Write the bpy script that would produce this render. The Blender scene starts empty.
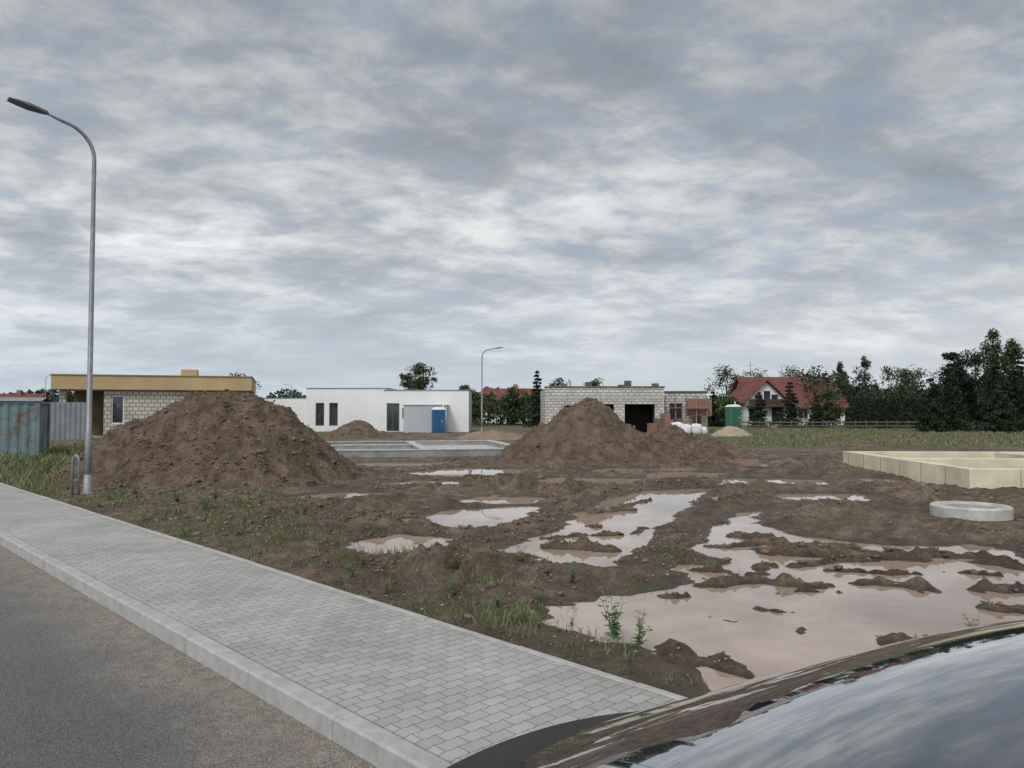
import bpy, math, random
import numpy as np
from mathutils import Vector, Matrix
random.seed(7); RNG=np.random.default_rng(11)
scene=bpy.context.scene
scene.view_settings.view_transform='Standard'
scene.view_settings.look='None'
scene.view_settings.exposure=0
R=math.radians
# site axes: N points across the road toward the building plot, D runs along the road
N0,N1=0.722,0.692
D0,D1=-0.692,0.722
def site(c,t): return (c*N0+t*D0, c*N1+t*D1)
ROADROT=math.atan2(D1,D0)

# ------------------------------------------------------------------ materials
def newmat(name):
    m=bpy.data.materials.new(name); m.use_nodes=True
    nt=m.node_tree; b=nt.nodes['Principled BSDF']
    return m,nt,b
def nd(nt,typ,**kw):
    n=nt.nodes.new(typ)
    for k,v in kw.items(): setattr(n,k,v)
    return n
def col4(c): return (c[0],c[1],c[2],1)
def ramp(nt,pts):
    r=nt.nodes.new('ShaderNodeValToRGB'); e=r.color_ramp.elements
    while len(e)<len(pts): e.new(0.5)
    for i,(p,c) in enumerate(pts):
        e[i].position=p; e[i].color=col4(c) if not isinstance(c,(int,float)) else (c,c,c,1)
    return r
def mix(nt,f,a,b,blend='MIX'):
    m=nt.nodes.new('ShaderNodeMix'); m.data_type='RGBA'; m.blend_type=blend
    for s,v in ((0,f),(6,a),(7,b)):
        if isinstance(v,bpy.types.NodeSocket): nt.links.new(v,m.inputs[s])
        elif s==0: m.inputs[0].default_value=v
        else: m.inputs[s].default_value=col4(v)
    return m.outputs[2]
def noise(nt,vec,scale,detail=5,rough=.6,dist=0):
    n=nt.nodes.new('ShaderNodeTexNoise'); n.inputs['Scale'].default_value=scale
    n.inputs['Detail'].default_value=detail; n.inputs['Roughness'].default_value=rough
    n.inputs['Distortion'].default_value=dist
    if vec is not None: nt.links.new(vec,n.inputs['Vector'])
    return n.outputs['Fac']
def mth(nt,op,a,b=None,c=None,clamp=False):
    m=nt.nodes.new('ShaderNodeMath'); m.operation=op; m.use_clamp=clamp
    for i,v in enumerate((a,b,c)):
        if v is None: continue
        if isinstance(v,bpy.types.NodeSocket): nt.links.new(v,m.inputs[i])
        else: m.inputs[i].default_value=v
    return m.outputs[0]
def bump(nt,b,h,strength=.5,dist=.02):
    bp=nt.nodes.new('ShaderNodeBump'); bp.inputs['Strength'].default_value=strength
    bp.inputs['Distance'].default_value=dist
    nt.links.new(h,bp.inputs['Height']); nt.links.new(bp.outputs[0],b.inputs['Normal'])
def simple(name,c1,c2=None,scale=3,rough=.8,bmp=0,metal=0,bdist=.01,spec=None,detail=6):
    m,nt,b=newmat(name)
    c2=c2 or tuple(x*.75 for x in c1)
    tc=nd(nt,'ShaderNodeTexCoord')
    f=noise(nt,tc.outputs['Object'],scale,detail)
    r=ramp(nt,[(.36,c1),(.64,c2)]); nt.links.new(f,r.inputs[0])
    nt.links.new(r.outputs[0],b.inputs['Base Color'])
    b.inputs['Roughness'].default_value=rough; b.inputs['Metallic'].default_value=metal
    if spec is not None: b.inputs['Specular IOR Level'].default_value=spec
    if bmp: bump(nt,b,noise(nt,tc.outputs['Object'],scale*6,6),bmp,bdist)
    return m
def ramp_out(nt,f,pts):
    r=ramp(nt,pts); nt.links.new(f,r.inputs[0]); return r.outputs[0]
def blockmat(name,c1,c2,mort,bw=.5,bh=.25,ms=.02):
    m,nt,b=newmat(name)
    tc=nd(nt,'ShaderNodeTexCoord'); s=nd(nt,'ShaderNodeSeparateXYZ'); nt.links.new(tc.outputs['Object'],s.inputs[0])
    cb=nd(nt,'ShaderNodeCombineXYZ'); nt.links.new(mth(nt,'ADD',s.outputs[0],s.outputs[1]),cb.inputs[0]); nt.links.new(s.outputs[2],cb.inputs[1])
    br=nd(nt,'ShaderNodeTexBrick'); nt.links.new(cb.outputs[0],br.inputs['Vector'])
    br.inputs['Scale'].default_value=1; br.inputs['Brick Width'].default_value=bw; br.inputs['Row Height'].default_value=bh
    br.inputs['Mortar Size'].default_value=ms; br.inputs['Mortar Smooth'].default_value=.2
    br.inputs['Color1'].default_value=col4(c1); br.inputs['Color2'].default_value=col4(c2); br.inputs['Mortar'].default_value=col4(mort)
    f=noise(nt,tc.outputs['Object'],.8,5)
    o=mix(nt,.5,br.outputs[0],ramp_out(nt,f,[(.3,(.35,.35,.35)),(.7,(.75,.75,.75))]),'OVERLAY')
    nt.links.new(o,b.inputs['Base Color']); b.inputs['Roughness'].default_value=.9
    return m

# ------------------------------------------------------------------ mesh helpers
def link(o,parent=None):
    scene.collection.objects.link(o)
    if parent: o.parent=parent
    return o
def mesh_obj(name,verts,faces,mats,midx=None,smooth=False,parent=None,loc=None,rot=None):
    me=bpy.data.meshes.new(name); me.from_pydata([tuple(v) for v in verts],[],faces)
    if not isinstance(mats,(list,tuple)): mats=[mats]
    for m in mats: me.materials.append(m)
    if midx is not None: me.polygons.foreach_set('material_index',midx)
    if smooth: me.polygons.foreach_set('use_smooth',[True]*len(me.polygons))
    me.update(); o=bpy.data.objects.new(name,me); link(o,parent)
    if loc: o.location=loc
    if rot: o.rotation_euler=rot
    return o
def fast_mesh(name,V,F,mats,midx=None,smooth=False):
    V=np.asarray(V,dtype=np.float32); F=np.asarray(F,dtype=np.int32); k=F.shape[1]
    me=bpy.data.meshes.new(name); me.vertices.add(len(V)); me.vertices.foreach_set('co',V.ravel())
    me.loops.add(F.size); me.loops.foreach_set('vertex_index',F.ravel())
    me.polygons.add(len(F)); me.polygons.foreach_set('loop_start',np.arange(0,F.size,k,dtype=np.int32))
    try: me.polygons.foreach_set('loop_total',np.full(len(F),k,dtype=np.int32))
    except Exception: pass
    if not isinstance(mats,(list,tuple)): mats=[mats]
    for m in mats: me.materials.append(m)
    if midx is not None: me.polygons.foreach_set('material_index',np.asarray(midx,dtype=np.int32))
    me.polygons.foreach_set('use_smooth',np.full(len(F),smooth))
    me.update(calc_edges=True); me.validate()
    o=bpy.data.objects.new(name,me); link(o); return o
def empty(name,loc,rz=0):
    e=bpy.data.objects.new(name,None); link(e); e.location=loc; e.rotation_euler=(0,0,rz); e.empty_display_size=.3
    return e
def box(name,x0,x1,y0,y1,z0,z1,mat,parent=None,bev=0,rz=0,loc=None):
    v=[(x0,y0,z0),(x1,y0,z0),(x1,y1,z0),(x0,y1,z0),(x0,y0,z1),(x1,y0,z1),(x1,y1,z1),(x0,y1,z1)]
    f=[(0,3,2,1),(4,5,6,7),(0,1,5,4),(1,2,6,5),(2,3,7,6),(3,0,4,7)]
    o=mesh_obj(name,v,f,mat,parent=parent,loc=loc,rot=(0,0,rz))
    if bev:
        m=o.modifiers.new('bevel','BEVEL'); m.width=bev; m.segments=2
    return o
def tube_data(pts,radii,seg=10):
    V=[];F=[]
    pts=[Vector(p) for p in pts]; n=len(pts)
    for i,p in enumerate(pts):
        d=(pts[min(i+1,n-1)]-pts[max(i-1,0)]).normalized()
        a=d.orthogonal() if abs(d.z)<.9 else Vector((1,0,0)); a=(a-d*a.dot(d)).normalized()
        b=d.cross(a)
        if i>0:
            a=(pa-d*pa.dot(d)).normalized(); b=d.cross(a)
        pa=a
        for k in range(seg):
            an=2*math.pi*k/seg; V.append(p+(a*math.cos(an)+b*math.sin(an))*radii[i])
    for i in range(n-1):
        for k in range(seg):
            k2=(k+1)%seg; F.append((i*seg+k,i*seg+k2,(i+1)*seg+k2,(i+1)*seg+k))
    F.append(tuple(range(seg))[::-1]); F.append(tuple((n-1)*seg+k for k in range(seg)))
    return V,F
def tube(name,pts,radii,mat,parent=None,seg=10,loc=None):
    if isinstance(radii,(int,float)): radii=[radii]*len(pts)
    V,F=tube_data(pts,radii,seg); return mesh_obj(name,V,F,mat,smooth=True,parent=parent,loc=loc)

# ------------------------------------------------------------------ numpy noise
def vnoise(x,y,seed=0):
    xi=np.floor(x).astype(np.int64); yi=np.floor(y).astype(np.int64); fx=x-xi; fy=y-yi
    fx=fx*fx*fx*(fx*(fx*6-15)+10); fy=fy*fy*fy*(fy*(fy*6-15)+10)
    def h(a,b):
        n=(a*374761393+b*668265263+seed*974711)&0x7fffffff
        n=((n^(n>>13))*1274126177)&0x7fffffff
        return ((n^(n>>16))&0xffff)/65535.
    return (h(xi,yi)*(1-fx)+h(xi+1,yi)*fx)*(1-fy)+(h(xi,yi+1)*(1-fx)+h(xi+1,yi+1)*fx)*fy
def fbm(x,y,oct=4,seed=0,gain=.5):
    s=0;a=1;tot=0
    for i in range(oct):
        ca_,sa_=math.cos(.6*i),math.sin(.6*i)
        s=s+a*vnoise((x*ca_-y*sa_)*2**i+13.7*i,(x*sa_+y*ca_)*2**i+7.1*i,seed+i); tot+=a; a*=gain
    return s/tot
def seg_d(x,y,a,b):
    ax,ay=a;bx,by=b;dx=bx-ax;dy=by-ay
    t=np.clip(((x-ax)*dx+(y-ay)*dy)/(dx*dx+dy*dy+1e-9),0,1)
    return np.hypot(x-ax-t*dx,y-ay-t*dy)
def poly_sd(x,y,P):
    d=np.full(x.shape,1e9); ins=np.zeros(x.shape,bool)
    for i in range(len(P)):
        a=P[i];b=P[(i+1)%len(P)]
        d=np.minimum(d,seg_d(x,y,a,b))
        cond=((a[1]>y)!=(b[1]>y))
        xx=(b[0]-a[0])*(y-a[1])/((b[1]-a[1])+1e-12)+a[0]
        ins^=cond&(x<xx)
    return np.where(ins,-d,d)
WATER=-0.02
PUD=[ # puddle outlines, metres
 [(.28,6.47),(.80,6.98),(1.70,7.32),(1.66,8.19),(2.25,8.3),(2.26,9.24),(2.63,10.6),(3.62,12.3),(4.23,12.8),(3.4,11.2),(3.75,10.1),(4.31,9.5),(4.98,9.3),(5.65,9.5),(5.9,8.3),(4.6,5.9),(3.6,5.2),(2.61,4.9),(1.85,4.5),(1.43,4.2),(1.22,4.3),(1.06,5.0),(.82,5.44),(.40,5.91)],
 [(-.26,9.04),(.58,10.4),(.9,11.9),(1.6,14),(2.63,15.8),(4.1,16.2),(3.34,14),(2.31,11.4),(1.54,9.24),(1.04,8.19),(.52,8.3)],
 [(-1.5,11.5),(-.77,12.7),(.35,13.1),(.05,11.6),(-.45,10.8)],
 [(-1.85,9.5),(-1.46,10.15),(-.86,9.8),(-.95,8.95),(-1.5,8.8)],
 [(-2.9,20),(-1.7,22),(.3,21.7),(0,20),(-1.3,19.3)],
 [(-4.3,14.4),(-3.4,15.5),(-2.6,15.2),(-3.1,14.3)],
 [(3.4,18.8),(4.0,20.8),(5.4,20.4),(4.8,18.8)],
 [(4.7,17.2),(5.3,18.6),(7.1,18.3),(7.0,17.0)],
 [(5.3,22.6),(6.3,26.9),(8.2,26.4),(7.3,22.6)],
 [(-6.3,22.8),(-4.2,24.6),(-2.0,24.8),(-2.8,22.6)],
 [(.3,17.1),(1.2,18.9),(3.0,18.5),(2.2,17.0)],
 [(4.0,21.5),(4.6,23),(5.4,23),(5,21.4)],
 [(-2.8,17.2),(-2.2,18),(-1.2,17.8),(-1.6,17.1)],
 [(-.9,13.9),(-.5,14.5),(.3,14.6),(.2,13.8)],
 [(8.2,17.2),(8.6,18.6),(9.3,18.2),(9.0,17.0)],
 [(2.2,20.5),(2.8,22),(3.6,21.8),(3.2,20.4)],
 [(5.0,14.2),(5.4,15),(6.6,15.1),(6.2,14.1)],
]
ISL=[((1.75,7.35),(2.35,7.38),.13),((2.35,7.38),(2.85,7.25),.09),((2.95,9.0),(3.7,8.85),.17),((3.7,8.85),(4.5,8.5),.13),((3.0,8.2),(3.4,8.45),.07),((3.4,8.4),(3.9,8.5),.1),((3.35,7.3),(3.8,7.1),.08),((4.3,7.15),(5.0,6.9),.1),
     ((2.72,5.5),(2.98,5.46),.07),((.6,9.3),(1.1,9.2),.15),((1.15,5.25),(1.5,4.8),.07),((.3,9.9),(1.3,10.2),.08),((2.0,6.4),(2.3,6.35),.03),((1.5,6.05),(1.7,6.0),.02),
     ((3.0,10.1),(3.4,9.7),.1),((1.3,12.5),(1.9,12.9),.13),((5.4,8.0),(5.0,8.3),.1),((2.1,5.7),(2.2,5.75),.02),((2.6,8.0),(2.8,8.3),.06),((2.5,9.3),(2.9,9.5),.07),((4.5,7.8),(4.9,7.7),.05),((.9,11),(1.2,10.9),.05),
     ((1.8,7.9),(2.5,7.75),.05),((3.2,7.95),(4.1,7.7),.05),((4.6,8.9),(5.5,8.4),.1),((3.1,9.6),(4.1,9.15),.07),((2.3,7.0),(2.9,6.95),.03),((4.0,6.5),(4.3,6.4),.05),((1.6,10.2),(2.0,10.9),.05),((2.0,13.4),(2.6,14.2),.06),((1.25,6.75),(1.5,6.8),.03),((2.9,11.1),(3.2,11.3),.05)]
TRK=[((-.6,7.6),(1.9,9.5)),((1.9,9.5),(3.2,12.5)),((3.2,12.5),(5,18)),((-1.2,10.3),(.4,11.6)),((.4,11.6),(1.2,14.5)),((1.2,14.5),(3,20)),((5,12),(8,16)),
     ((-2.2,7.9),(-1.5,10.8)),((-1.5,10.8),(.0,16)),((0,16),(1,21)),((5.6,10),(7,14)),((7,14),(7.4,20)),((-3.2,11.5),(-1.8,14.5)),((-1.8,14.5),(-.5,19)),((4.2,13.5),(6.2,22)),((2.0,16.8),(6.5,16.2)),((-2.5,12.6),(2,17)),
     ((1,21),(6,27)),((3,20),(8.5,24)),((-4,20),(2,21.3)),((6.2,22),(9,30)),((7.4,20),(12,28)),((7,12.5),(11,14)),((3.4,13.5),(8,14.2))]
def ground_h(x,y):
    c=x*N0+y*N1; r=np.hypot(x,y)
    base=.035+.07*(fbm(x*.35,y*.35,3,1)-.5)
    rs=np.clip(1-(r-8)/12,.55,1)
    rough=np.clip(fbm(x*.22,y*.22,2,40)*2.2-.35,0.25,1)*rs
    lump=np.abs(fbm(x*1.9,y*1.9,5,5,.55)-.5)*2
    base=base+rough*(.22*lump-.02)+.075*(fbm(x*7,y*7,4,9,.65)-.5)*(.5+rough)
    mound=np.clip(fbm(x*1.1,y*1.1,5,21,.55)-.56,0,1)
    base=base+mound*.55*np.clip(1-(r-8)/5,.35,1)
    wx=x+.35*(fbm(x*.8,y*.8,3,101)-.5); wy=y+.35*(fbm(x*.8,y*.8,3,102)-.5)
    for a,b in TRK:
        d=seg_d(wx,wy,a,b)+.2*(fbm(x*2.5,y*2.5,3,33)-.5)
        base=base+rs*(.16*np.exp(-((d-.32)/.13)**2)*(.3+1.4*fbm(x*3,y*3,4,77))-.10*np.exp(-(d/.17)**2))
    pud_ok=(fbm(x*.5,y*.5,3,88)>.50)&(r<34)
    base=np.where(pud_ok,base,np.maximum(base,WATER+.012+.03*lump))
    kr=np.clip((np.hypot(x-6.98,y-11.75)-.9)/.8,0,1); base=.02*(1-kr)+base*kr
    sd=np.full(x.shape,1e9)
    m=(r<45)
    xs,ys=x[m],y[m]; s=np.full(xs.shape,1e9)
    for i,P in enumerate(PUD): s=np.minimum(s,poly_sd(xs,ys,P)-(.0 if i<2 else .13+.01*i))
    s=s+.62*(fbm(xs*1.3,ys*1.3,6,3,.66)-.5)
    sd[m]=s
    tgt=WATER+.004+sd*.20+.035*(fbm(x*5,y*5,4,61,.6)-.5)
    w_=np.clip((sd-.25)/.8,0,1)
    h=np.where(sd<1.05,np.minimum(base,tgt)*(1-w_)+base*w_,base)
    h=np.maximum(h,-.16)
    ix=x+.5*(fbm(x*2.2,y*2.2,4,201,.6)-.5); iy=y+.4*(fbm(x*2.2,y*2.2,4,202,.6)-.5)
    for a,b,w in ISL:
        d=seg_d(ix,iy,a,b)+.2*(fbm(x*5,y*5,4,8,.65)-.5)
        h=np.maximum(h,WATER+np.clip((w*1.25-d)*.55,-1,.085)*(.1+1.8*fbm(x*7,y*7,4,14,.6)))
    k=np.clip((c-3.74)/.7,0,1); h=(-.03+.02*fbm(x*4,y*4,3,2))*(1-k)+h*k
    far=np.clip((r-60)/40,0,1); h=h*(1-far)+.02*far
    return h,sd
def gh(x,y):
    h,_=ground_h(np.array([float(x)]),np.array([float(y)])); return float(h[0])

# ------------------------------------------------------------------ ground
def axis(lo,hi,s,g,lim,g2,end,neg=True):
    a=list(np.arange(lo,hi,s)); p=a[-1]; st=s
    while p<end:
        st=st*(1+(g if p-hi<lim else g2)); p+=st; a.append(p)
    if neg:
        p=lo; st=s
        while p>-end:
            st=st*(1+(g if lo-p<lim else g2)); p-=st; a.insert(0,p)
    return np.array(a)
ca=axis(3.7,10.2,.04,.0115,45,.12,4000,neg=False)
ca=np.concatenate([[-4000,-600,-120,-30,-12,-6,-4.5,-4.42,3.60],ca])
ta=axis(-1.5,12.5,.045,.0115,45,.12,4000)
C,T=np.meshgrid(ca,ta,indexing='ij')
X=C*N0+T*D0; Y=C*N1+T*D1
H,SD=ground_h(X.ravel(),Y.ravel()); H=H.reshape(X.shape); SD=SD.reshape(X.shape)
H=np.where((C<3.65)&(C>-4.45),-.4,H); H=np.where(C<=-4.45,-.14,H)
nc,ntt=X.shape
idx=np.arange(nc*ntt).reshape(nc,ntt)
F=np.stack([idx[:-1,:-1],idx[1:,:-1],idx[1:,1:],idx[:-1,1:]],-1).reshape(-1,4)
V=np.stack([X,Y,H],-1).reshape(-1,3)
def grassmask(x,y):
    c=x*N0+y*N1
    g=np.zeros(x.shape)
    n1=fbm(x*.5,y*.5,4,50); n2=fbm(x*1.6,y*1.6,4,51)
    g=np.maximum(g,np.clip((n2-.5)*5,0,1)*np.clip((6.8-c)/1.6,0,1)*np.clip((c-3.7)/.3,0,1)*.7)
    g=np.maximum(g,np.clip((n2-.56)*4,0,1)*np.clip((14-c)/5,0,1)*.35)
    g=np.maximum(g,np.clip((-9.0-x)/2,0,1)*np.clip((y-11)/2,0,1)*np.clip((n2-.3)*4,0,1))
    g=np.maximum(g,np.clip((x-7)/5,0,1)*np.clip((y-30)/14,0,1)*np.clip((n1-.30)*4,0,1))
    g=np.maximum(g,np.clip((y-66)/14,0,1))
    g=np.maximum(g,np.clip((np.abs(x)-34)/10,0,1)*np.clip((y-20)/10,0,1))
    g=np.where(c<0,1,g)
    return g
G=grassmask(X.ravel(),Y.ravel())
m,nt,b=newmat('mud_soil')
tc=nd(nt,'ShaderNodeTexCoord'); O=tc.outputs['Object']
at=nd(nt,'ShaderNodeAttribute',attribute_name='grass'); aw=nd(nt,'ShaderNodeAttribute',attribute_name='wet')
n1=noise(nt,O,.45,6); n2=noise(nt,O,3.5,8,.72); n3=noise(nt,O,30,7,.75)
dry=ramp_out(nt,n2,[(.34,(.12,.085,.058)),(.5,(.21,.155,.11)),(.66,(.35,.275,.205))])
big=ramp_out(nt,n1,[(.38,(.55,.52,.50)),(.60,(1.08,1.08,1.08))])
dry=mix(nt,.9,dry,big,'MULTIPLY')
sp=ramp_out(nt,n3,[(.36,(.45,.45,.45)),(.55,(1,1,1)),(.70,(1.65,1.6,1.55))])
dry=mix(nt,.9,dry,sp,'MULTIPLY')
wet=ramp_out(nt,n2,[(.36,(.055,.037,.025)),(.64,(.125,.087,.06))])
cm=mix(nt,aw.outputs['Fac'],dry,wet)
gr=ramp_out(nt,n2,[(.32,(.055,.07,.025)),(.52,(.10,.115,.04)),(.7,(.19,.17,.09))])
gf=mth(nt,'MULTIPLY',at.outputs['Fac'],ramp_out(nt,n3,[(.35,.2),(.55,1.0)]))
cm=mix(nt,gf,cm,gr)
nt.links.new(cm,b.inputs['Base Color'])
rr=nd(nt,'ShaderNodeMapRange'); nt.links.new(aw.outputs['Fac'],rr.inputs[0]); rr.inputs[3].default_value=.95; rr.inputs[4].default_value=.34
nt.links.new(rr.outputs[0],b.inputs['Roughness']); b.inputs['Specular IOR Level'].default_value=.35
bump(nt,b,mth(nt,'ADD',n2,mth(nt,'MULTIPLY',n3,.6)),1.0,.09)
MUD=m
ground=fast_mesh('ground',V,F,MUD,smooth=True)
wetv=np.clip(1-(H.ravel()-WATER)/.05,0,1)*np.clip(1.2-SD.ravel()/.8,0,1)
wetv=np.clip(wetv+.8*np.clip(fbm(X.ravel()*.5,Y.ravel()*.5,3,90)*3-1.2,0,1)*np.clip(1-(H.ravel()-WATER)/.09,0,1)*(np.hypot(X.ravel(),Y.ravel())<50)*(C.ravel()>5),0,1)
for nme,arr in (('grass',G),('wet',wetv)):
    a=ground.data.attributes.new(nme,'FLOAT','POINT'); a.data.foreach_set('value',arr.astype(np.float32))

# water sheet
m,nt,b=newmat('muddy_water')
tc=nd(nt,'ShaderNodeTexCoord'); f=noise(nt,tc.outputs['Object'],.6,6,.65,.8)
nt.links.new(ramp_out(nt,f,[(.35,(.28,.20,.145)),(.65,(.41,.31,.24))]),b.inputs['Base Color'])
b.inputs['Roughness'].default_value=.01; b.inputs['IOR'].default_value=1.62
bump(nt,b,noise(nt,tc.outputs['Object'],4,3),.012,.02)
w=[site(3.95,-8),site(30,-14),site(34,26),site(3.95,26)]
mesh_obj('puddle_water',[(p[0],p[1],WATER) for p in w],[(0,1,2,3)],m)

# ------------------------------------------------------------------ road, kerb, pavement
ROADZ=-.12
def strip(name,c0,c1,z0,z1,t0,t1,mat,bev=0):
    e=box(name,t0,t1,-c1,-c0,z0,z1,mat,bev=bev)   # local x along D, local y = -c
    e.rotation_euler=(0,0,ROADROT); return e
m,nt,b=newmat('asphalt'); tc=nd(nt,'ShaderNodeTexCoord'); O=tc.outputs['Object']
s=nd(nt,'ShaderNodeSeparateXYZ'); nt.links.new(O,s.inputs[0])
n2=noise(nt,O,1.6,7,.65); n3=noise(nt,O,130,4,.85); n4=noise(nt,O,.4,4); nv=nd(nt,'ShaderNodeTexVoronoi'); nv.inputs['Scale'].default_value=90; nt.links.new(O,nv.inputs['Vector'])
ac=ramp_out(nt,n3,[(.40,(.05,.05,.052)),(.5,(.11,.11,.112)),(.60,(.22,.218,.212))])
ac=mix(nt,.6,ac,ramp_out(nt,n4,[(.36,(.8,.8,.8)),(.62,(1.15,1.15,1.15))]),'MULTIPLY')
d=mth(nt,'ADD',s.outputs[1],2.15)  # distance from the kerb
dn=mth(nt,'ADD',d,mth(nt,'MULTIPLY',mth(nt,'SUBTRACT',n2,.5),1.2))
sf=nd(nt,'ShaderNodeMapRange'); nt.links.new(dn,sf.inputs[0]); sf.inputs[1].default_value=.75; sf.inputs[2].default_value=.12; sf.inputs[3].default_value=0; sf.inputs[4].default_value=1
sand=ramp_out(nt,n3,[(.40,(.12,.095,.07)),(.5,(.27,.22,.175)),(.60,(.46,.40,.34))])
sff=mth(nt,'MULTIPLY',sf.outputs[0],ramp_out(nt,noise(nt,O,9,9,.8),[(.40,.3),(.56,.95)]))
nt.links.new(mix(nt,sff,ac,sand),b.inputs['Base Color']); b.inputs['Roughness'].default_value=.9
bump(nt,b,mth(nt,'ADD',n3,nv.outputs['Distance']),.8,.008)
strip('road',-4.4,2.15,-.5,ROADZ,-120,160,m)

m,nt,b=newmat('concrete_pavers'); tc=nd(nt,'ShaderNodeTexCoord'); O=tc.outputs['Object']
s=nd(nt,'ShaderNodeSeparateXYZ'); nt.links.new(O,s.inputs[0])
zz=mth(nt,'PINGPONG',s.outputs[1],.0375); zz=mth(nt,'MULTIPLY',zz,.30)
cb=nd(nt,'ShaderNodeCombineXYZ'); nt.links.new(s.outputs[1],cb.inputs[0]); nt.links.new(mth(nt,'ADD',s.outputs[0],zz),cb.inputs[1])
br=nd(nt,'ShaderNodeTexBrick'); nt.links.new(cb.outputs[0],br.inputs['Vector']); br.inputs['Scale'].default_value=1
br.inputs['Brick Width'].default_value=.15; br.inputs['Row Height'].default_value=.09; br.inputs['Mortar Size'].default_value=.003; br.inputs['Mortar Smooth'].default_value=.6
br.inputs['Color1'].default_value=(.33,.33,.315,1); br.inputs['Color2'].default_value=(.41,.405,.385,1); br.inputs['Mortar'].default_value=(.12,.113,.10,1)
n1=noise(nt,O,.9,6,.7); n3=noise(nt,O,120,4,.8)
o=mix(nt,.8,br.outputs[0],ramp_out(nt,n1,[(.36,(.78,.77,.74)),(.64,(1.05,1.05,1.05))]),'MULTIPLY')
o=mix(nt,.8,o,ramp_out(nt,n3,[(.40,(.78,.78,.78)),(.60,(1.15,1.15,1.15))]),'MULTIPLY')
dd=mth(nt,'ADD',mth(nt,'ADD',s.outputs[1],3.70),mth(nt,'MULTIPLY',mth(nt,'SUBTRACT',noise(nt,O,2.2,8,.75),.5),.7))
sr=nd(nt,'ShaderNodeMapRange'); nt.links.new(dd,sr.inputs[0]); sr.inputs[1].default_value=.12; sr.inputs[2].default_value=-.08; sr.inputs[3].default_value=0; sr.inputs[4].default_value=.8
o=mix(nt,sr.outputs[0],o,(.22,.17,.125))
nt.links.new(o,b.inputs['Base Color']); b.inputs['Roughness'].default_value=.88
bump(nt,b,mth(nt,'SUBTRACT',mth(nt,'MULTIPLY',n3,.15),br.outputs['Fac']),.8,.005)
strip('pavement',2.275,3.66,-.35,0,-120,160,m)
KERB=simple('kerb_concrete',(.40,.395,.38),(.30,.295,.28),7,.9,.35,bdist=.004)
vv=[];ff=[]
def addbox(vv,ff,x0,x1,y0,y1,z0,z1,ch=.012):
    o=len(vv)
    vv+= [(x0,y0,z0),(x1,y0,z0),(x1,y1,z0),(x0,y1,z0),(x0,y0,z1-ch),(x1,y0,z1-ch),(x1,y1,z1-ch),(x0,y1,z1-ch),(x0+ch,y0+ch,z1),(x1-ch,y0+ch,z1),(x1-ch,y1-ch,z1),(x0+ch,y1-ch,z1)]
    for q in ((0,1,5,4),(1,2,6,5),(2,3,7,6),(3,0,4,7),(4,5,9,8),(5,6,10,9),(6,7,11,10),(7,4,8,11),(8,9,10,11)): ff.append(tuple(o+i for i in q))
tt=-30.4
while tt<90:
    addbox(vv,ff,tt+.003,tt+.997,-2.272,-2.15,-.4,.004+random.uniform(-.003,.003),.014); tt+=1
k=mesh_obj('kerb',vv,ff,KERB,rot=(0,0,ROADROT))
vv=[];ff=[];tt=-30.2
while tt<90:
    addbox(vv,ff,tt+.003,tt+.997,-3.72,-3.663,-.3,.006+random.uniform(-.004,.004),.008); tt+=1
mesh_obj('edging_kerb',vv,ff,KERB,rot=(0,0,ROADROT))

# ------------------------------------------------------------------ dirt piles
SOIL=simple('pile_soil',(.10,.069,.047),(.20,.148,.108),3,.95,1.0,bdist=.10,detail=10,spec=.2)
SAND=simple('sand',(.36,.29,.20),(.28,.22,.15),2,.95,.5,bdist=.03)
def pile(name,x,y,peaks,mat,seed,rad,rough=1,n=150):
    g=np.linspace(-1,1,n); A,B=np.meshgrid(g*rad[0],g*rad[1],indexing='ij')
    h=np.zeros(A.shape)
    wob=fbm(A*.7+seed,B*.7,4,seed)-.5
    for dx,dy,hh,rx,ry in peaks:
        r=np.hypot((A-dx)/rx,(B-dy)/ry)+wob*.3
        p=hh*1.12*(1-r); p=np.where(p>hh*.80,hh*.80+(p-hh*.80)*.5,p)
        h=np.maximum(h,p)
    skirt=np.clip(h/.35,0,1)
    h=h+skirt*rough*(.36*(fbm(A*1.4,B*1.4,4,seed+3)-.5)+.24*(fbm(A*4,B*4,4,seed+5,.65)-.5)+.14*(fbm(A*12,B*12,3,seed+9,.7)-.5))
    h=h-.06
    V=np.stack([A+x,B+y,h],-1).reshape(-1,3); idx=np.arange(n*n).reshape(n,n)
    F=np.stack([idx[:-1,:-1],idx[1:,:-1],idx[1:,1:],idx[:-1,1:]],-1).reshape(-1,4)
    keep=(h.ravel()[F].max(1)>-.055); F=F[keep]
    return fast_mesh(name,V,F,mat,smooth=True)
pile('dirt_pile',-7.0,18.6,[(-.75,.2,2.1,2.7,3.0),(0,.1,2.25,2.8,3.0),(.6,.1,2.15,2.7,3.0),(-1.7,0,1.6,2.2,2.5),(1.4,0,1.65,2.1,2.6),(2.4,.2,.6,1.2,1.8),(.4,-1.2,1.3,2.9,2.3)],SOIL,3,(4.8,4),n=280)
pile('dirt_pile',2.5,25.3,[(0,0,2.15,2.4,3.0),(-1,.2,1.4,2.2,2.4),(.7,-.2,1.55,1.9,2.4),(2.2,-1,.6,2.2,2.2)],SOIL,8,(5.4,4.4),n=260)
pile('dirt_pile',5.7,27.2,[(0,0,1.35,1.6,1.9),(.8,-.3,.9,1.3,1.6),(-.9,-.6,.8,1.5,1.5)],SOIL,31,(3,2.8),n=140)
pile('dirt_pile',-9.6,47,[(0,0,1.15,2.0,2.0),(1,.2,.7,1.6,1.5)],SOIL,14,(3.5,3),n=80)
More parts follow.
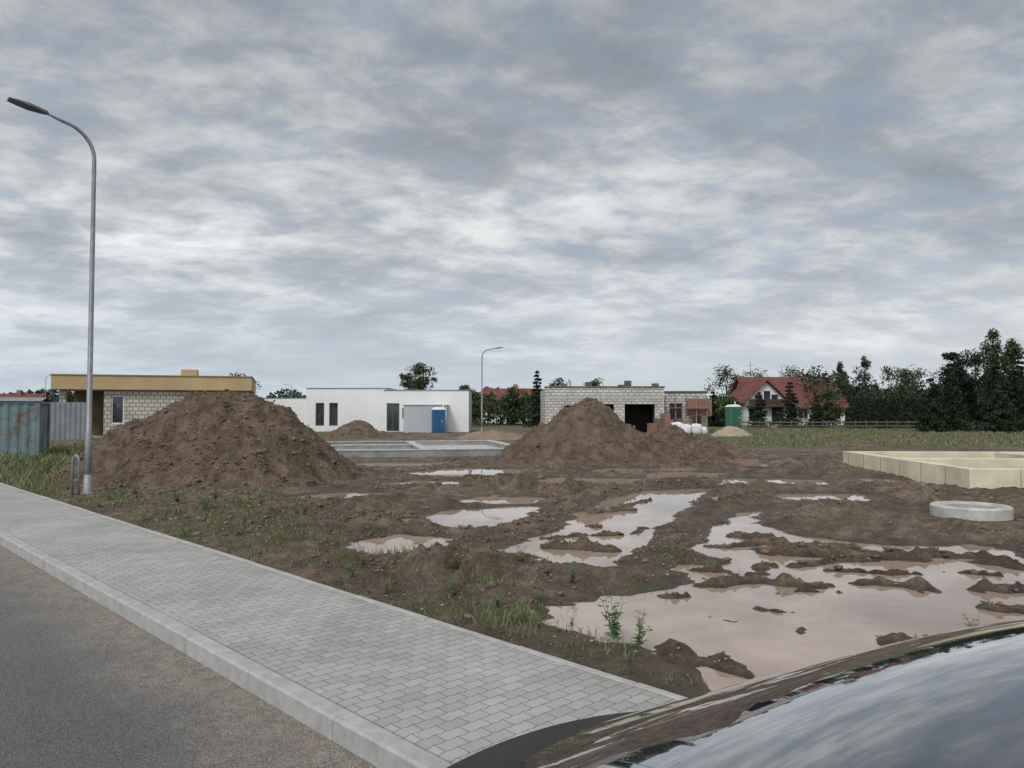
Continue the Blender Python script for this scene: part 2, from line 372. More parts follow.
pile('dirt_pile',-1.6,44,[(0,0,.6,2.6,2),(1.4,0,.45,1.5,1.2)],simple('subsoil',(.24,.175,.12),(.18,.13,.09),2,.95,.6),18,(4,3),n=80)
pile('sand_pile',14.2,50,[(0,0,.8,1.6,1.6)],SAND,22,(2.5,2.5),rough=.5,n=60)
pile('dirt_pile',7.5,33,[(0,0,.45,1.8,1.6),(1.5,.5,.35,1.5,1.6)],SOIL,27,(4,3),n=90)

oct_v=np.array([(1,0,0),(0,1,0),(-1,0,0),(0,-1,0),(0,0,1),(0,0,-1),(.7,.7,.5),(-.7,.7,.4),(-.7,-.7,.5),(.7,-.7,.4)],float)
oct_f=np.array([(0,6,4),(6,1,4),(1,7,4),(7,2,4),(2,8,4),(8,3,4),(3,9,4),(9,0,4),(0,5,6),(6,5,1),(1,5,7),(7,5,2),(2,5,8),(8,5,3),(3,5,9),(9,5,0)])
def scatter_rocks(name,pts,size,mat,sink=.25):
    n=len(pts)
    sc=size[:,None,None]*RNG.uniform(.6,1.3,(n,1,3))*np.array([1,1,.7])
    V=oct_v[None]*RNG.uniform(.7,1.25,(n,10,1))*sc
    a=RNG.uniform(0,6.28,n); ca_,sa=np.cos(a)[:,None],np.sin(a)[:,None]
    x=V[...,0]*ca_-V[...,1]*sa; y=V[...,0]*sa+V[...,1]*ca_
    V=np.stack([x,y,V[...,2]],-1)+pts[:,None,:]; V[...,2]+=(size*sink)[:,None]
    F=oct_f[None]+(np.arange(n)*10)[:,None,None]
    return fast_mesh(name,V.reshape(-1,3),F.reshape(-1,3),mat,smooth=True)
CLOD=simple('clod_soil',(.12,.085,.058),(.25,.185,.135),6,.95,1.0,bdist=.03,spec=.2)
n=30000
cc=3.85+RNG.gamma(1.6,4.6,n); t_=RNG.uniform(-3,24,n)
px=cc*N0+t_*D0; py=cc*N1+t_*D1
hh,sdd=ground_h(px,py); mask=(hh>WATER+.008)&(fbm(px*.8,py*.8,3,70)>.45)
px,py,hh=px[mask],py[mask],hh[mask]
sz=np.clip(RNG.lognormal(-4.4,.6,len(px)),.004,.042)*np.clip(.6+np.hypot(px,py)/14,.7,1.6)
scatter_rocks('soil_clods',np.stack([px,py,hh],-1),sz,CLOD,.05)
n=2600
cc=3.8+RNG.gamma(1.2,3,n); t_=RNG.uniform(-2,18,n); px=cc*N0+t_*D0; py=cc*N1+t_*D1
hh,_=ground_h(px,py); k_=hh>WATER+.01; px,py,hh=px[k_],py[k_],hh[k_]
scatter_rocks('pebbles',np.stack([px,py,hh],-1),np.clip(RNG.lognormal(-4.7,.45,len(px)),.004,.022),simple('pebble_stone',(.34,.31,.28),(.2,.18,.16),9,.8))
def on_pile(o,n):
    me=o.data; co=np.zeros(len(me.vertices)*3,np.float32); me.vertices.foreach_get('co',co); co=co.reshape(-1,3)
    ids=RNG.integers(0,len(co),n*2); P=co[ids]; P=P[P[:,2]>0][:n]
    return P+RNG.normal(0,.02,P.shape)
PP=np.concatenate([on_pile(bpy.data.objects['dirt_pile'],5000),on_pile(bpy.data.objects['dirt_pile.001'],2600),on_pile(bpy.data.objects['dirt_pile.002'],900)])
scatter_rocks('pile_clods',PP,np.clip(RNG.lognormal(-3.9,.5,len(PP)),.01,.08),CLOD,.0)

# ------------------------------------------------------------------ grass and weeds
GR1=simple('grass_blade',(.085,.13,.035),(.14,.175,.06),4,.7); GR2=simple('dry_grass',(.26,.22,.13),(.17,.16,.09),4,.8)
LEAF=simple('weed_leaf',(.085,.145,.045),(.14,.21,.07),9,.6)
def blades(name,px,py,hts,wid,per,mats,spread):
    n=len(px)*per
    bx=np.repeat(px,per)+RNG.normal(0,1,n)*spread; by=np.repeat(py,per)+RNG.normal(0,1,n)*spread
    c=bx*N0+by*N1; hh,_=ground_h(bx,by); ok=(c>3.74)&(hh>WATER-.002); bx,by,hh=bx[ok],by[ok],hh[ok]
    ht=np.repeat(hts,per)[ok]*RNG.uniform(.4,1.2,ok.sum()); n=len(bx)
    a=RNG.uniform(0,6.28,n); ln=RNG.uniform(.2,1.1,n)*ht; la=RNG.uniform(0,6.28,n)
    w=wid*RNG.uniform(.6,1.4,n)*(1+np.hypot(bx,by)*.05)
    dx,dy=np.cos(a)*w,np.sin(a)*w; lx,ly=np.cos(la)*ln,np.sin(la)*ln
    V=np.stack([np.stack([bx-dx,by-dy,hh-.01],-1),np.stack([bx+dx,by+dy,hh-.01],-1),
      np.stack([bx+lx*.4+dx*.7,by+ly*.4+dy*.7,hh+ht*.6],-1),np.stack([bx+lx*.4-dx*.7,by+ly*.4-dy*.7,hh+ht*.6],-1),
      np.stack([bx+lx,by+ly,hh+ht*.9],-1),np.stack([bx+lx,by+ly,hh+ht*.9+.001],-1)],1)
    o=(np.arange(n)*6)[:,None]
    F=np.concatenate([o+np.array([[0,1,2,3]]),o+np.array([[3,2,4,5]])],0)
    mi=np.tile((RNG.random(n)<.3).astype(int),2)
    return fast_mesh(name,V.reshape(-1,3),F,mats,midx=mi)
def pick(n,c0,c1,t0,t1,thr,seed,sc=1.1):
    c=RNG.uniform(c0,c1,n); t=RNG.uniform(t0,t1,n); x=c*N0+t*D0; y=c*N1+t*D1
    k=fbm(x*sc,y*sc,4,seed)>thr; return x[k],y[k]
ax_,ay_=pick(5200,3.76,7.2,1.6,30,.55,51,1.6)
bx_,by_=pick(1100,3.74,4.1,1.5,30,.45,60,1.6)
cx_,cy_=pick(1500,6,16,-3,16,.60,52,1.2)
spots=[(.06,6.0,.3,30),(-.35,7.0,.3,22),(.62,5.7,.22,12),(-5.1,12.2,.7,44),(-4.6,13.2,.6,38),(-6.2,13.8,.7,38),(-3.0,11,.5,22),(-7.4,14.3,.6,36),(-1.2,8.3,.4,16),(-2.2,9.6,.5,16),(-.7,9.0,.3,9),(-3.9,11.6,.4,18),(-3.2,12.8,.5,18)]
sx=[];sy=[]
for x,y,s_,k_ in spots:
    sx+=list(RNG.normal(x,s_*.5,k_)); sy+=list(RNG.normal(y,s_*.5,k_))
gx=np.concatenate([ax_,bx_,cx_,sx]); gy=np.concatenate([ay_,by_,cy_,sy])
blades('grass',gx,gy,np.concatenate([RNG.uniform(.015,.065,len(ax_)),RNG.uniform(.015,.05,len(bx_)),RNG.uniform(.015,.06,len(cx_)),RNG.uniform(.04,.14,len(sx))]),.0028,9,[GR1,GR2],.05)
qx=RNG.uniform(-22,-9,2600); qy=RNG.uniform(13,34,2600); kk=fbm(qx*.7,qy*.7,3,5)>.42
blades('tall_grass',qx[kk],qy[kk],RNG.uniform(.12,.36,kk.sum()),.006,9,[GR1,GR2],.15)
qx=RNG.uniform(8,46,3200); qy=RNG.uniform(34,68,3200); kk=fbm(qx*.3,qy*.3,3,6)>.44
blades('meadow_grass',qx[kk],qy[kk],RNG.uniform(.08,.22,kk.sum()),.008,8,[GR1,GR2],.3)

def weed(x,y,h,stems=3,leaves=16,spread=.35,seed=0):
    rnd=random.Random(seed); z=gh(x,y)
    V=[];F=[]
    for s_ in range(stems):
        la=rnd.uniform(0,6.28); ln=h*spread*rnd.uniform(.2,1); hh_=h*rnd.uniform(.6,1)
        pts=[Vector((math.cos(la)*ln*(f**1.5),math.sin(la)*ln*(f**1.5),hh_*f-.02)) for f in (0,.25,.5,.75,1)]
        v,f=tube_data(pts,[.004,.0035,.003,.002,.0012],5); o=len(V); V+=v; F+=[tuple(o+i for i in q) for q in f]
        for k in range(leaves):
            f_=rnd.uniform(.12,1); i=min(int(f_*4),3); p=pts[i].lerp(pts[i+1],f_*4-i)
            a=k*2.4+rnd.uniform(-.3,.3); L=h*rnd.uniform(.14,.28)*(1.15-f_*.6); W=L*.22
            d=Vector((math.cos(a),math.sin(a),rnd.uniform(.1,.7))).normalized(); sd=Vector((-math.sin(a),math.cos(a),0))
            o=len(V); V+=[p,p+d*L*.5+sd*W,p+d*L*.9+Vector((0,0,-L*.18)),p+d*L*.5-sd*W,p+d*L*.5+Vector((0,0,-W*.35))]
            F+=[(o,o+1,o+4),(o+1,o+2,o+4),(o+2,o+3,o+4),(o+3,o,o+4)]
    mesh_obj('weed_plant',V,F,LEAF,loc=(x,y,z))
WD=[(.72,5.55,.42,5),(.86,5.3,.32,4),(.10,5.95,.16,5),(-.3,6.9,.22,4),(.33,7.3,.2,3),(3.50,5.85,.26,7),(1.95,4.85,.12,3),(-.95,8.8,.18,3),(-.2,8.6,.16,3),(-4.9,12.3,.35,6),(-4.2,12.9,.35,5),(-5.6,12.9,.4,6),(-3.0,11.2,.28,5),(-6.8,13.9,.4,5),(.45,5.9,.13,4),(-.5,6.6,.2,5),(-7.9,15.6,.4,5),(1.0,6.0,.1,3),(2.85,5.48,.08,3),(-.12,6.25,.16,6),(.2,5.75,.14,6),(-.55,7.2,.2,5),(-5.2,13.5,.35,6)]
rw=random.Random(5)
for i in range(70):
    c_=3.85+rw.random()**1.5*2.8; t_=rw.uniform(2.5,18); x,y=site(c_,t_); WD.append((x,y,rw.uniform(.06,.24),rw.choice((3,4,5))))
for i,(x,y,h,s_) in enumerate(WD): weed(x,y,h,s_,seed=i)

# ------------------------------------------------------------------ street lamps
STEEL=simple('galvanised_steel',(.32,.33,.34),(.23,.24,.25),5,.5,.1,metal=.5)
HEADM=simple('lamp_head_paint',(.10,.10,.105),(.07,.07,.075),5,.45)
def street_lamp(x,y,H,ax,ay,arm=1.5,r0=.068,z=0):
    e=empty('street_lamp',(x,y,z)); L=math.hypot(ax,ay); ax/=L; ay/=L
    rad=.62; pts=[(0,0,0),(0,0,1.2),(0,0,1.22),(0,0,H-rad)]; rr_=[r0,r0,r0*.82,r0*.62]
    for k in range(1,9):
        a=math.pi/2*k/8*.93; s_=rad*(1-math.cos(a)); pts.append((ax*s_,ay*s_,H-rad+rad*math.sin(a))); rr_.append(r0*(.62-.1*k/8))
    q=arm-.55; pts.append((ax*q,ay*q,H+.09)); rr_.append(r0*.45)
    tube('pole',pts,rr_,STEEL,e,12)
    tube('base_sleeve',[(0,0,-.05),(0,0,.05),(0,0,.051),(0,0,.4)],[r0*2,r0*2,r0*1.25,r0*1.2],STEEL,e,12)
    hx=[(0,.04,.035),(.10,.07,.045),(.3,.135,.05),(.5,.14,.035),(.64,.11,.02)]
    V=[];F=[]; n_=len(hx)
    for s_,w_,h_ in hx:
        for (a,b_) in ((-1,-.6),(-.6,.8),(.6,.8),(1,-.6),(.7,-1),(-.7,-1)):
            d_=q-.02+s_; V.append((ax*d_-ay*a*w_,ay*d_+ax*a*w_,H+.09+s_*.14+b_*h_))
    for i in range(n_-1):
        for k in range(6): F.append((i*6+k,i*6+(k+1)%6,(i+1)*6+(k+1)%6,(i+1)*6+k))
    F.append((5,4,3,2,1,0)); F.append(tuple((n_-1)*6+k for k in range(6)))
    mesh_obj('lamp_head',V,F,HEADM,parent=e)
    return e
street_lamp(-8.17,14.85,7.15,-N0,-N1,1.38,.062)
street_lamp(-2.35,60,6.5,1,-.1,1.6,.07)
street_lamp(-43,150,6.9,-1,0,1.6,.08)
street_lamp(-79,130,7.8,1,0,1.6,.08)
e=empty('bent_pipe_post',(-8.35,14.75,-.05))
tube('hoop',[(-.06,0,0),(-.06,0,.72),(-.045,0,.79),(0,0,.82),(.045,0,.79),(.06,0,.72),(.06,0,0)],.022,STEEL,e,8)
tube('crossbar',[(-.06,0,.35),(.06,0,.35)],.012,STEEL,e,6)

# ------------------------------------------------------------------ concrete ring and foundations
CONC=simple('raw_concrete',(.50,.49,.46),(.36,.35,.32),4,.85,.3)
CREAM=simple('insulation_board',(.70,.635,.47),(.54,.48,.34),1.6,.85,.25)
def ring(name,x,y,ro,ri,z0,z1,mat):
    n=48; V=[];prof=[(ri,z0),(ro,z0),(ro,z1-.02),(ro-.02,z1),(ri+.06,z1),(ri+.05,z1-.03),(ri,z1-.03)]
    for k in range(n):
        a=2*math.pi*k/n
        for r,z in prof: V.append((math.cos(a)*r,math.sin(a)*r,z))
    p=len(prof); F=[]
    for k in range(n):
        k2=(k+1)%n
        for i in range(p): F.append((k*p+i,k*p+(i+1)%p,k2*p+(i+1)%p,k2*p+i))
    F=[f[::-1] for f in F]
    return mesh_obj(name,V,F,mat,loc=(x,y,0))
ring('concrete_well_ring',6.98,11.75,.55,.36,-.05,.19,CONC)
e=empty('house_foundation',(9.35,15.75,0),R(-4))
zt=.44; JT=simple('board_joint_dark',(.2,.17,.11))
for nm,a in (('wall_front',(0,12,0,.26)),('wall_side',(0,.26,.265,7.2)),('wall_back',(.265,12,6.94,7.2)),('wall_inner',(4.2,4.46,.265,6.935)),('wall_cross',(.265,4.195,3.6,3.86))):
    box(nm,a[0],a[1],a[2],a[3],-.15,zt,CREAM,e,.01)
for i in range(10): box('board_joint_%d'%i,1.0+1.2*i,1.0+1.2*i+.008,-.008,-.001,-.1,zt-.01,JT,e)
for i in range(6): box('side_joint_%d'%i,-.008,-.001,1.0+1.15*i,1.008+1.15*i,-.1,zt-.01,JT,e)
BLUEF=simple('membrane_blue',(.26,.33,.40),(.2,.25,.30),3,.6); GREYF=simple('foundation_grey',(.30,.31,.32),(.2,.205,.21),2,.7)
e=empty('concrete_foundation',(-4.2,30,0),R(12))
for nm,a in (('wall_front',(-3.4,4.4,-3.2,-2.9)),('wall_left',(-3.4,-3.1,-2.895,5)),('wall_back',(-3.095,4.4,4.7,5)),('wall_right',(4.1,4.4,-2.895,4.695)),('wall_mid',(.4,.7,-2.895,4.695)),('wall_cross',(-3.095,.395,1,1.3))):
    box(nm,*a,-.1,.26,GREYF,e,.01); box(nm+'_cap',a[0]-.02,a[1]+.02,a[2]-.02,a[3]+.02,.265,.30,CONC,e)
box('slab',-3.09,.39,-2.89,.99,-.1,.14,BLUEF,e); box('slab_b',.71,4.09,-2.89,4.69,-.1,.1,CONC,e)
PALW=simple('pallet_wood',(.3,.22,.14))
for i in range(5): box('stacked_board_%d'%i,4.9+.1*i,7.3+.15*i,-2+i*.1,-1+i*.1,.02+i*.09,.1+i*.09,PALW,e,.005)

# ------------------------------------------------------------------ buildings
YEL=simple('ochre_fascia',(.47,.35,.19),(.39,.28,.14),.7,.75,.1); DARK=simple('interior_shade',(.02,.02,.02),(.03,.03,.03),3,.9)  # DARK: near-black colour standing in for shade inside the unfinished rooms
BLK=blockmat('aerated_block',(.50,.47,.42),(.43,.40,.36),(.17,.155,.135),.34,.24,.028)
SIL=blockmat('silicate_block',(.56,.54,.50),(.42,.40,.37),(.14,.13,.12),.42,.22,.024)
RED=blockmat('red_brick',(.30,.11,.07),(.24,.08,.05),(.2,.18,.16),.3,.12,.02)
WHITE=simple('white_render',(.78,.78,.77),(.71,.71,.70),.5,.85); GREYR=simple('grey_render',(.45,.47,.49),(.40,.42,.44),.5,.85)
m,nt,b=newmat('window_glass'); b.inputs['Roughness'].default_value=.05; b.inputs['IOR'].default_value=1.6; GLASS=m
tcg=nd(nt,'ShaderNodeTexCoord'); nt.links.new(ramp_out(nt,noise(nt,tcg.outputs['Object'],2,3),[(.3,(.02,.025,.03)),(.7,(.06,.07,.08))]),b.inputs['Base Color'])
FRAME=simple('window_frame',(.10,.10,.11),(.08,.08,.08),5,.5); WFRAME=simple('white_frame',(.7,.7,.7),(.62,.62,.62),5,.5)
TIN=simple('flashing',(.3,.31,.32),(.22,.23,.24),2,.5,metal=.3)
def wall_with_openings(name,x0,x1,y,th,z0,z1,ops,mat,parent):
    xs=sorted(set([x0,x1]+[o[0] for o in ops]+[o[1] for o in ops])); vv=[];ff=[]
    def bx(a,b_,c,d):
        if b_-a<1e-4 or d-c<1e-4: return
        o=len(vv); vv.extend([(a,y,c),(b_,y,c),(b_,y+th,c),(a,y+th,c),(a,y,d),(b_,y,d),(b_,y+th,d),(a,y+th,d)])
        for q in ((0,3,2,1),(4,5,6,7),(0,1,5,4),(2,3,7,6)): ff.append(tuple(o+i for i in q))
        for q in ((1,2,6,5),(3,0,4,7)): ff.append(tuple(o+i for i in q))
    for a,b_ in zip(xs[:-1],xs[1:]):
        mid=(a+b_)/2; cut=[o for o in ops if o[0]<mid<o[1]]
        if not cut: bx(a,b_,z0,z1)
        else:
            o=cut[0]; bx(a,b_,z0,o[2]); bx(a,b_,o[3],z1)
    return mesh_obj(name,vv,ff,mat,parent=parent)
def window(x0,x1,y,z0,z1,parent,fr=FRAME,mull=1,nm='window'):
    box(nm+'_glass',x0,x1,y+.12,y+.14,z0,z1,GLASS,parent)
    f=.07; yy0,yy1=y+.06,y+.11
    box(nm+'_frame_l',x0,x0+f,yy0,yy1,z0,z1,fr,parent); box(nm+'_frame_r',x1-f,x1,yy0,yy1,z0,z1,fr,parent)
    box(nm+'_frame_t',x0+f,x1-f,yy0,yy1,z1-f,z1,fr,parent); box(nm+'_frame_b',x0+f,x1-f,yy0,yy1,z0,z0+f,fr,parent)
    for i in range(mull):
        xm=x0+(x1-x0)*(i+1)/(mull+1); box(nm+'_mullion%d'%i,xm-f/2,xm+f/2,yy0+.004,yy1-.004,z0+f,z1-f,fr,parent)
# ochre-fascia house under construction
e=empty('unfinished_block_house',(-26.9,45.4,0),R(17))
W=10.7
ops=[(2.9,3.6,0.9,2.6)]
wall_with_openings('front_wall',2.5,W,0,.3,0,2.95,ops,BLK,e)
box('side_wall',W-.3,W,.305,9,0,2.95,BLK,e); box('left_wall',2.5,2.8,.305,9,0,2.95,BLK,e); box('back_wall',0,W,9.005,9.3,0,2.95,BLK,e)
box('carport_pier',0.1,.45,.1,.45,0,2.95,BLK,e); box('carport_back',0,2.49,4,4.25,0,2.95,simple('carport_wall',(.16,.11,.06),(.11,.08,.05),1,.9),e)
box('floor',.5,W-.4,.4,8.9,-.1,.1,CONC,e); box('room_shade_panel',2.9,W-.4,2.5,2.6,.1,2.9,DARK,e)  # black sheet behind the window paints the room's shade
box('fascia',-.25,W+.2,-.35,9.5,2.955,3.78,YEL,e); box('roof_edge',-.3,W+.25,-.40,9.55,3.785,3.85,simple('ochre_cap',(.28,.2,.1),(.24,.17,.08),1,.7),e)
box('chimney',6.4,7.4,3,4,3.855,4.4,YEL,e,.02); box('chimney_b',3.4,3.8,4,4.6,3.855,4.05,YEL,e)
window(2.9,3.6,0,.9,2.6,e,WFRAME,0)
m,nt,b=newmat('corrugated_sheet'); tc=nd(nt,'ShaderNodeTexCoord'); f=noise(nt,tc.outputs['Object'],1.5,6); nt.links.new(ramp_out(nt,f,[(.3,(.26,.28,.30)),(.7,(.18,.195,.21))]),b.inputs['Base Color']); b.inputs['Roughness'].default_value=.5; b.inputs['Metallic'].default_value=.3; SHEET=m
vv=[];ff=[]; n_=150
for i in range(n_+1):
    x=i*.07; yv=.03*(1 if (i//2)%2 else -1); vv+=[(x,yv,0),(x,yv,2.15)]
for i in range(n_): ff.append((2*i,2*i+2,2*i+3,2*i+1))
e=empty('sheet_metal_fence',(-34.0,42.6,0),R(2)); mesh_obj('sheets',vv,ff,SHEET,parent=e)
for i in range(5): box('post_%d'%i,i*2.4,i*2.4+.08,.05,.13,0,2.15,STEEL,e)
m,nt,b=newmat('rusty_blue_paint'); tc=nd(nt,'ShaderNodeTexCoord'); O=tc.outputs['Object']
f=noise(nt,O,1.4,8,.75); nt.links.new(mix(nt,ramp_out(nt,f,[(.48,0.0),(.60,.9)]),ramp_out(nt,noise(nt,O,3,5),[(.3,(.11,.18,.20)),(.7,(.18,.25,.25))]),ramp_out(nt,noise(nt,O,7,5),[(.3,(.16,.08,.045)),(.7,(.10,.06,.04))])),b.inputs['Base Color']); b.inputs['Roughness'].default_value=.7; RUST=m
e=empty('storage_container',(-16.15,26.2,0),R(24))
vv=[];ff=[]
def corr(vv,ff,p0,p1,z0,z1,amp,nrm):
    L=math.dist(p0,p1); n_=int(L/.07); o=len(vv)
    for i in range(n_+1):
        f_=i/n_; a=amp*(1 if (i//2)%2 else 0); x=p0[0]+(p1[0]-p0[0])*f_+nrm[0]*a; y=p0[1]+(p1[1]-p0[1])*f_+nrm[1]*a; vv+=[(x,y,z0),(x,y,z1)]
    for i in range(n_): ff.append((o+2*i,o+2*i+2,o+2*i+3,o+2*i+1))
corr(vv,ff,(-5.9,0),(-.1,0),.12,1.93,-.035,(0,1)); corr(vv,ff,(0,.1),(0,2.3),.12,1.93,-.035,(1,0)); corr(vv,ff,(-5.9,2.4),(-.1,2.4),.12,1.93,.035,(0,1)); corr(vv,ff,(-6,.1),(-6,2.3),.12,1.93,.03,(1,0))
mesh_obj('corrugated_walls',vv,ff,RUST,parent=e)
for i,(x,y) in enumerate(((-6.05,-.05),(-.1,-.05),(-6.05,2.3),(-.1,2.3))): box('corner_post_%d'%i,x,x+.15,y,y+.15,.0,1.95,RUST,e)
box('bottom_rail',-5.895,-.105,-.04,.06,0,.13,RUST,e); box('top_rail',-5.895,-.105,-.04,.06,1.88,1.97,RUST,e); box('end_rail',-.06,.06,.105,2.295,1.88,1.97,RUST,e)
mesh_obj('roof',[(-6.1,-.1,1.975),(.1,-.1,1.975),(.1,1.2,2.12),(-6.1,1.2,2.12),(-6.1,2.5,1.975),(.1,2.5,1.975)],[(0,1,2,3),(3,2,5,4)],TIN,parent=e)
# white modern bungalow
e=empty('white_bungalow',(-16.6,62,0),0)
h=3.5
ops=[(.75,1.45,.5,2.35),(1.85,2.55,.5,2.35)]
wall_with_openings('front_wall',0,6.5,0,.3,0,h,ops,WHITE,e)
box('left_wall',0,.3,.305,9,0,h,WHITE,e); box('right_wall',6.2,6.5,.305,9,0,h,WHITE,e); box('back_wall',0,6.5,9.005,9.3,0,h,WHITE,e); box('roof_slab',.3,6.2,.3,9,3.1,3.3,GREYR,e)
box('parapet_cap',-.05,6.55,-.05,9.35,h+.002,h+.07,TIN,e)
window(.75,1.45,0,.5,2.35,e,FRAME,0,'window_a'); window(1.85,2.55,0,.5,2.35,e,FRAME,0,'window_b')
wall_with_openings('wing_front',6.52,13.2,-1.6,.3,0,3.3,[(6.75,7.75,.1,2.3),(7.95,8.1,1.1,1.9)],WHITE,e)
box('wing_left',6.52,6.82,-1.295,-.002,0,3.3,WHITE,e); box('wing_right',12.9,13.2,-1.295,3,0,3.3,GREYR,e); box('wing_roof',6.83,12.89,-1.29,3,3.0,3.2,GREYR,e); box('wing_cap',6.5,13.25,-1.65,3.05,3.302,3.36,TIN,e)
window(6.75,7.75,-1.6,.1,2.3,e,FRAME,1,'patio_door')
box('garage_volume',8.3,11.6,-3.2,-1.605,0,2.1,GREYR,e); box('garage_cap',8.25,11.65,-3.25,-1.61,2.103,2.17,TIN,e)
e=empty('white_bungalow',(-31,96,0),0)
box('walls',0,5.4,0,8,0,3.3,WHITE,e); box('cap',-.05,5.45,-.05,8.05,3.303,3.4,TIN,e); wall_with_openings('parapet',5.42,8,1,.3,0,2.9,[(6,7,.8,2)],WHITE,e); window(6,7,1,.8,2,e,nm='w')
# block building, half built
e=empty('unfinished_silicate_house',(2.5,58,0),0)
wall_with_openings('front_wall',0,9.0,0,.3,0,2.6,[(1.4,2.3,.9,2.1),(6.0,8.3,0,2.2),(4.0,5.2,.8,2.2)],SIL,e)
box('lintel_band',-.02,9.02,-.03,.33,2.603,2.85,CONC,e)
wall_with_openings('upper_wall',0,9.0,0,.3,2.853,3.45,[],SIL,e)
FORM=simple('timber_formwork',(.16,.13,.10),(.1,.08,.06),2,.9)
box('parapet_top',-.05,9.05,-.05,.35,3.453,3.56,FORM,e)
for i,(xa,zz_) in enumerate(((1.2,.25),(3.1,.4),(5.6,.2),(6.1,.5),(8.2,.3))): box('roof_stack_%d'%i,xa,xa+.5,.5,.9,2.81,3.5+zz_,FORM,e)
box('side_wall',0,.3,.355,9,0,3.4,SIL,e); box('back',0,9,9.005,9.3,0,3.4,SIL,e); box('right_wall',8.7,9,.355,9,0,3.4,SIL,e); box('ceiling',.3,8.7,.36,9,2.6,2.8,CONC,e); box('indoor_shade_panel',.35,8.6,3.2,3.3,0,2.5,DARK,e)  # the DARK sheet is added to paint indoor shade behind the openings
wall_with_openings('annex_wall',9.05,12.7,2,.3,0,3.1,[(9.8,10.8,1,2.3),(11.6,12.3,0,2.2)],SIL,e); box('annex_red',11.0,12.9,1.2,1.4,1.3,2.6,RED,e)
box('annex_top',9.03,12.8,1.95,2.4,3.105,3.25,simple('tar_felt',(.1,.1,.1),(.07,.07,.07),2,.9),e); box('annex_side',12.4,12.7,2.305,8,0,3.1,RED,e); box('annex_shade_panel',9.1,12.3,5,5.1,0,3,DARK,e)  # the DARK sheet paints the shade inside the annex
for i in range(5): box('prop_%d'%i,9.2+i*.8,9.28+i*.8,.9,.98,0,2.9,PALW,e)
box('scaffold_board',9.1,12.6,.7,1.1,1.9,1.95,PALW,e)
e=empty('brick_pallet',(11.0,55,0),.2)
for i in range(5): box('brick_stack_%d'%i,i*.5-1.1,i*.5-.64,0,.8,.12,.8+.35*((i*7)%3),(RED,FORM,RED,SIL,FORM)[i],e,.01)
box('pallet',-1.2,1.4,-.05,.85,0,.11,PALW,e)
BAG=simple('white_bag',(.72,.72,.72),(.55,.55,.55),3,.7,.4)
def lumpy(name,loc,s,mat,parent=None,seed=0,jit=.08):
    rnd=random.Random(seed); V=[];F=[];a_,b_=14,9
    for j in range(b_+1):
        ph=math.pi*j/b_
        for i in range(a_):
            th=2*math.pi*i/a_; k=1+rnd.uniform(-jit,jit)
            q=lambda v:math.copysign(abs(v)**.6,v)
            V.append((q(math.cos(th))*q(math.sin(ph))*s[0]*k,q(math.sin(th))*q(math.sin(ph))*s[1]*k,q(math.cos(ph))*s[2]*k+s[2]))
    for j in range(b_):
        for i in range(a_): F.append((j*a_+i,(j+1)*a_+i,(j+1)*a_+(i+1)%a_,j*a_+(i+1)%a_))
    return mesh_obj(name,V,F,mat,smooth=True,parent=parent,loc=loc)
e=empty('bulk_bags',(12.1,53.5,0))
for i,(x,y,s_) in enumerate(((0,0,.38),(.75,.2,.4),(-.5,.6,.45),(1.3,.4,.28))): lumpy('bag_%d'%i,(x,y,0),(s_,s_,s_),BAG,e,i)
def portable_toilet(x,y,colr,rz):
    e=empty('portable_toilet',(x,y,0),rz); P=simple('toilet_plastic_%d'%int(x),colr,tuple(c*.8 for c in colr),2,.4)
    box('cabin',-.55,.55,-.55,.55,.1,2.1,P,e,.05); box('skid',-.6,.6,-.6,.6,0,.095,FRAME,e)
    mesh_obj('roof',[(-.58,-.58,2.11),(.58,-.58,2.11),(.58,.58,2.11),(-.58,.58,2.11),(-.35,-.35,2.32),(.35,-.35,2.32),(.35,.35,2.32),(-.35,.35,2.32)],[(0,1,5,4),(1,2,6,5),(2,3,7,6),(3,0,4,7),(4,5,6,7),(3,2,1,0)],WFRAME,parent=e)
    box('door',-.4,.4,-.575,-.553,.2,1.98,simple('toilet_door_%d'%int(x),tuple(c*.7 for c in colr)),e,.005); box('door_handle',.28,.33,-.6,-.578,1.0,1.15,WFRAME,e)
    tube('vent',[(.4,.4,2.1),(.4,.4,2.6)],.05,WFRAME,e,8)
    return e
portable_toilet(21,73,(.05,.18,.13),.2)
e=portable_toilet(-5.5,57.5,(.03,.12,.30),.1); e.scale=(.92,.92,.85)
TILE=blockmat('red_tiles',(.17,.06,.045),(.13,.045,.035),(.08,.03,.02),.35,.3,.03); WOOD=simple('dark_wood',(.08,.045,.025),(.05,.03,.02),3,.7)
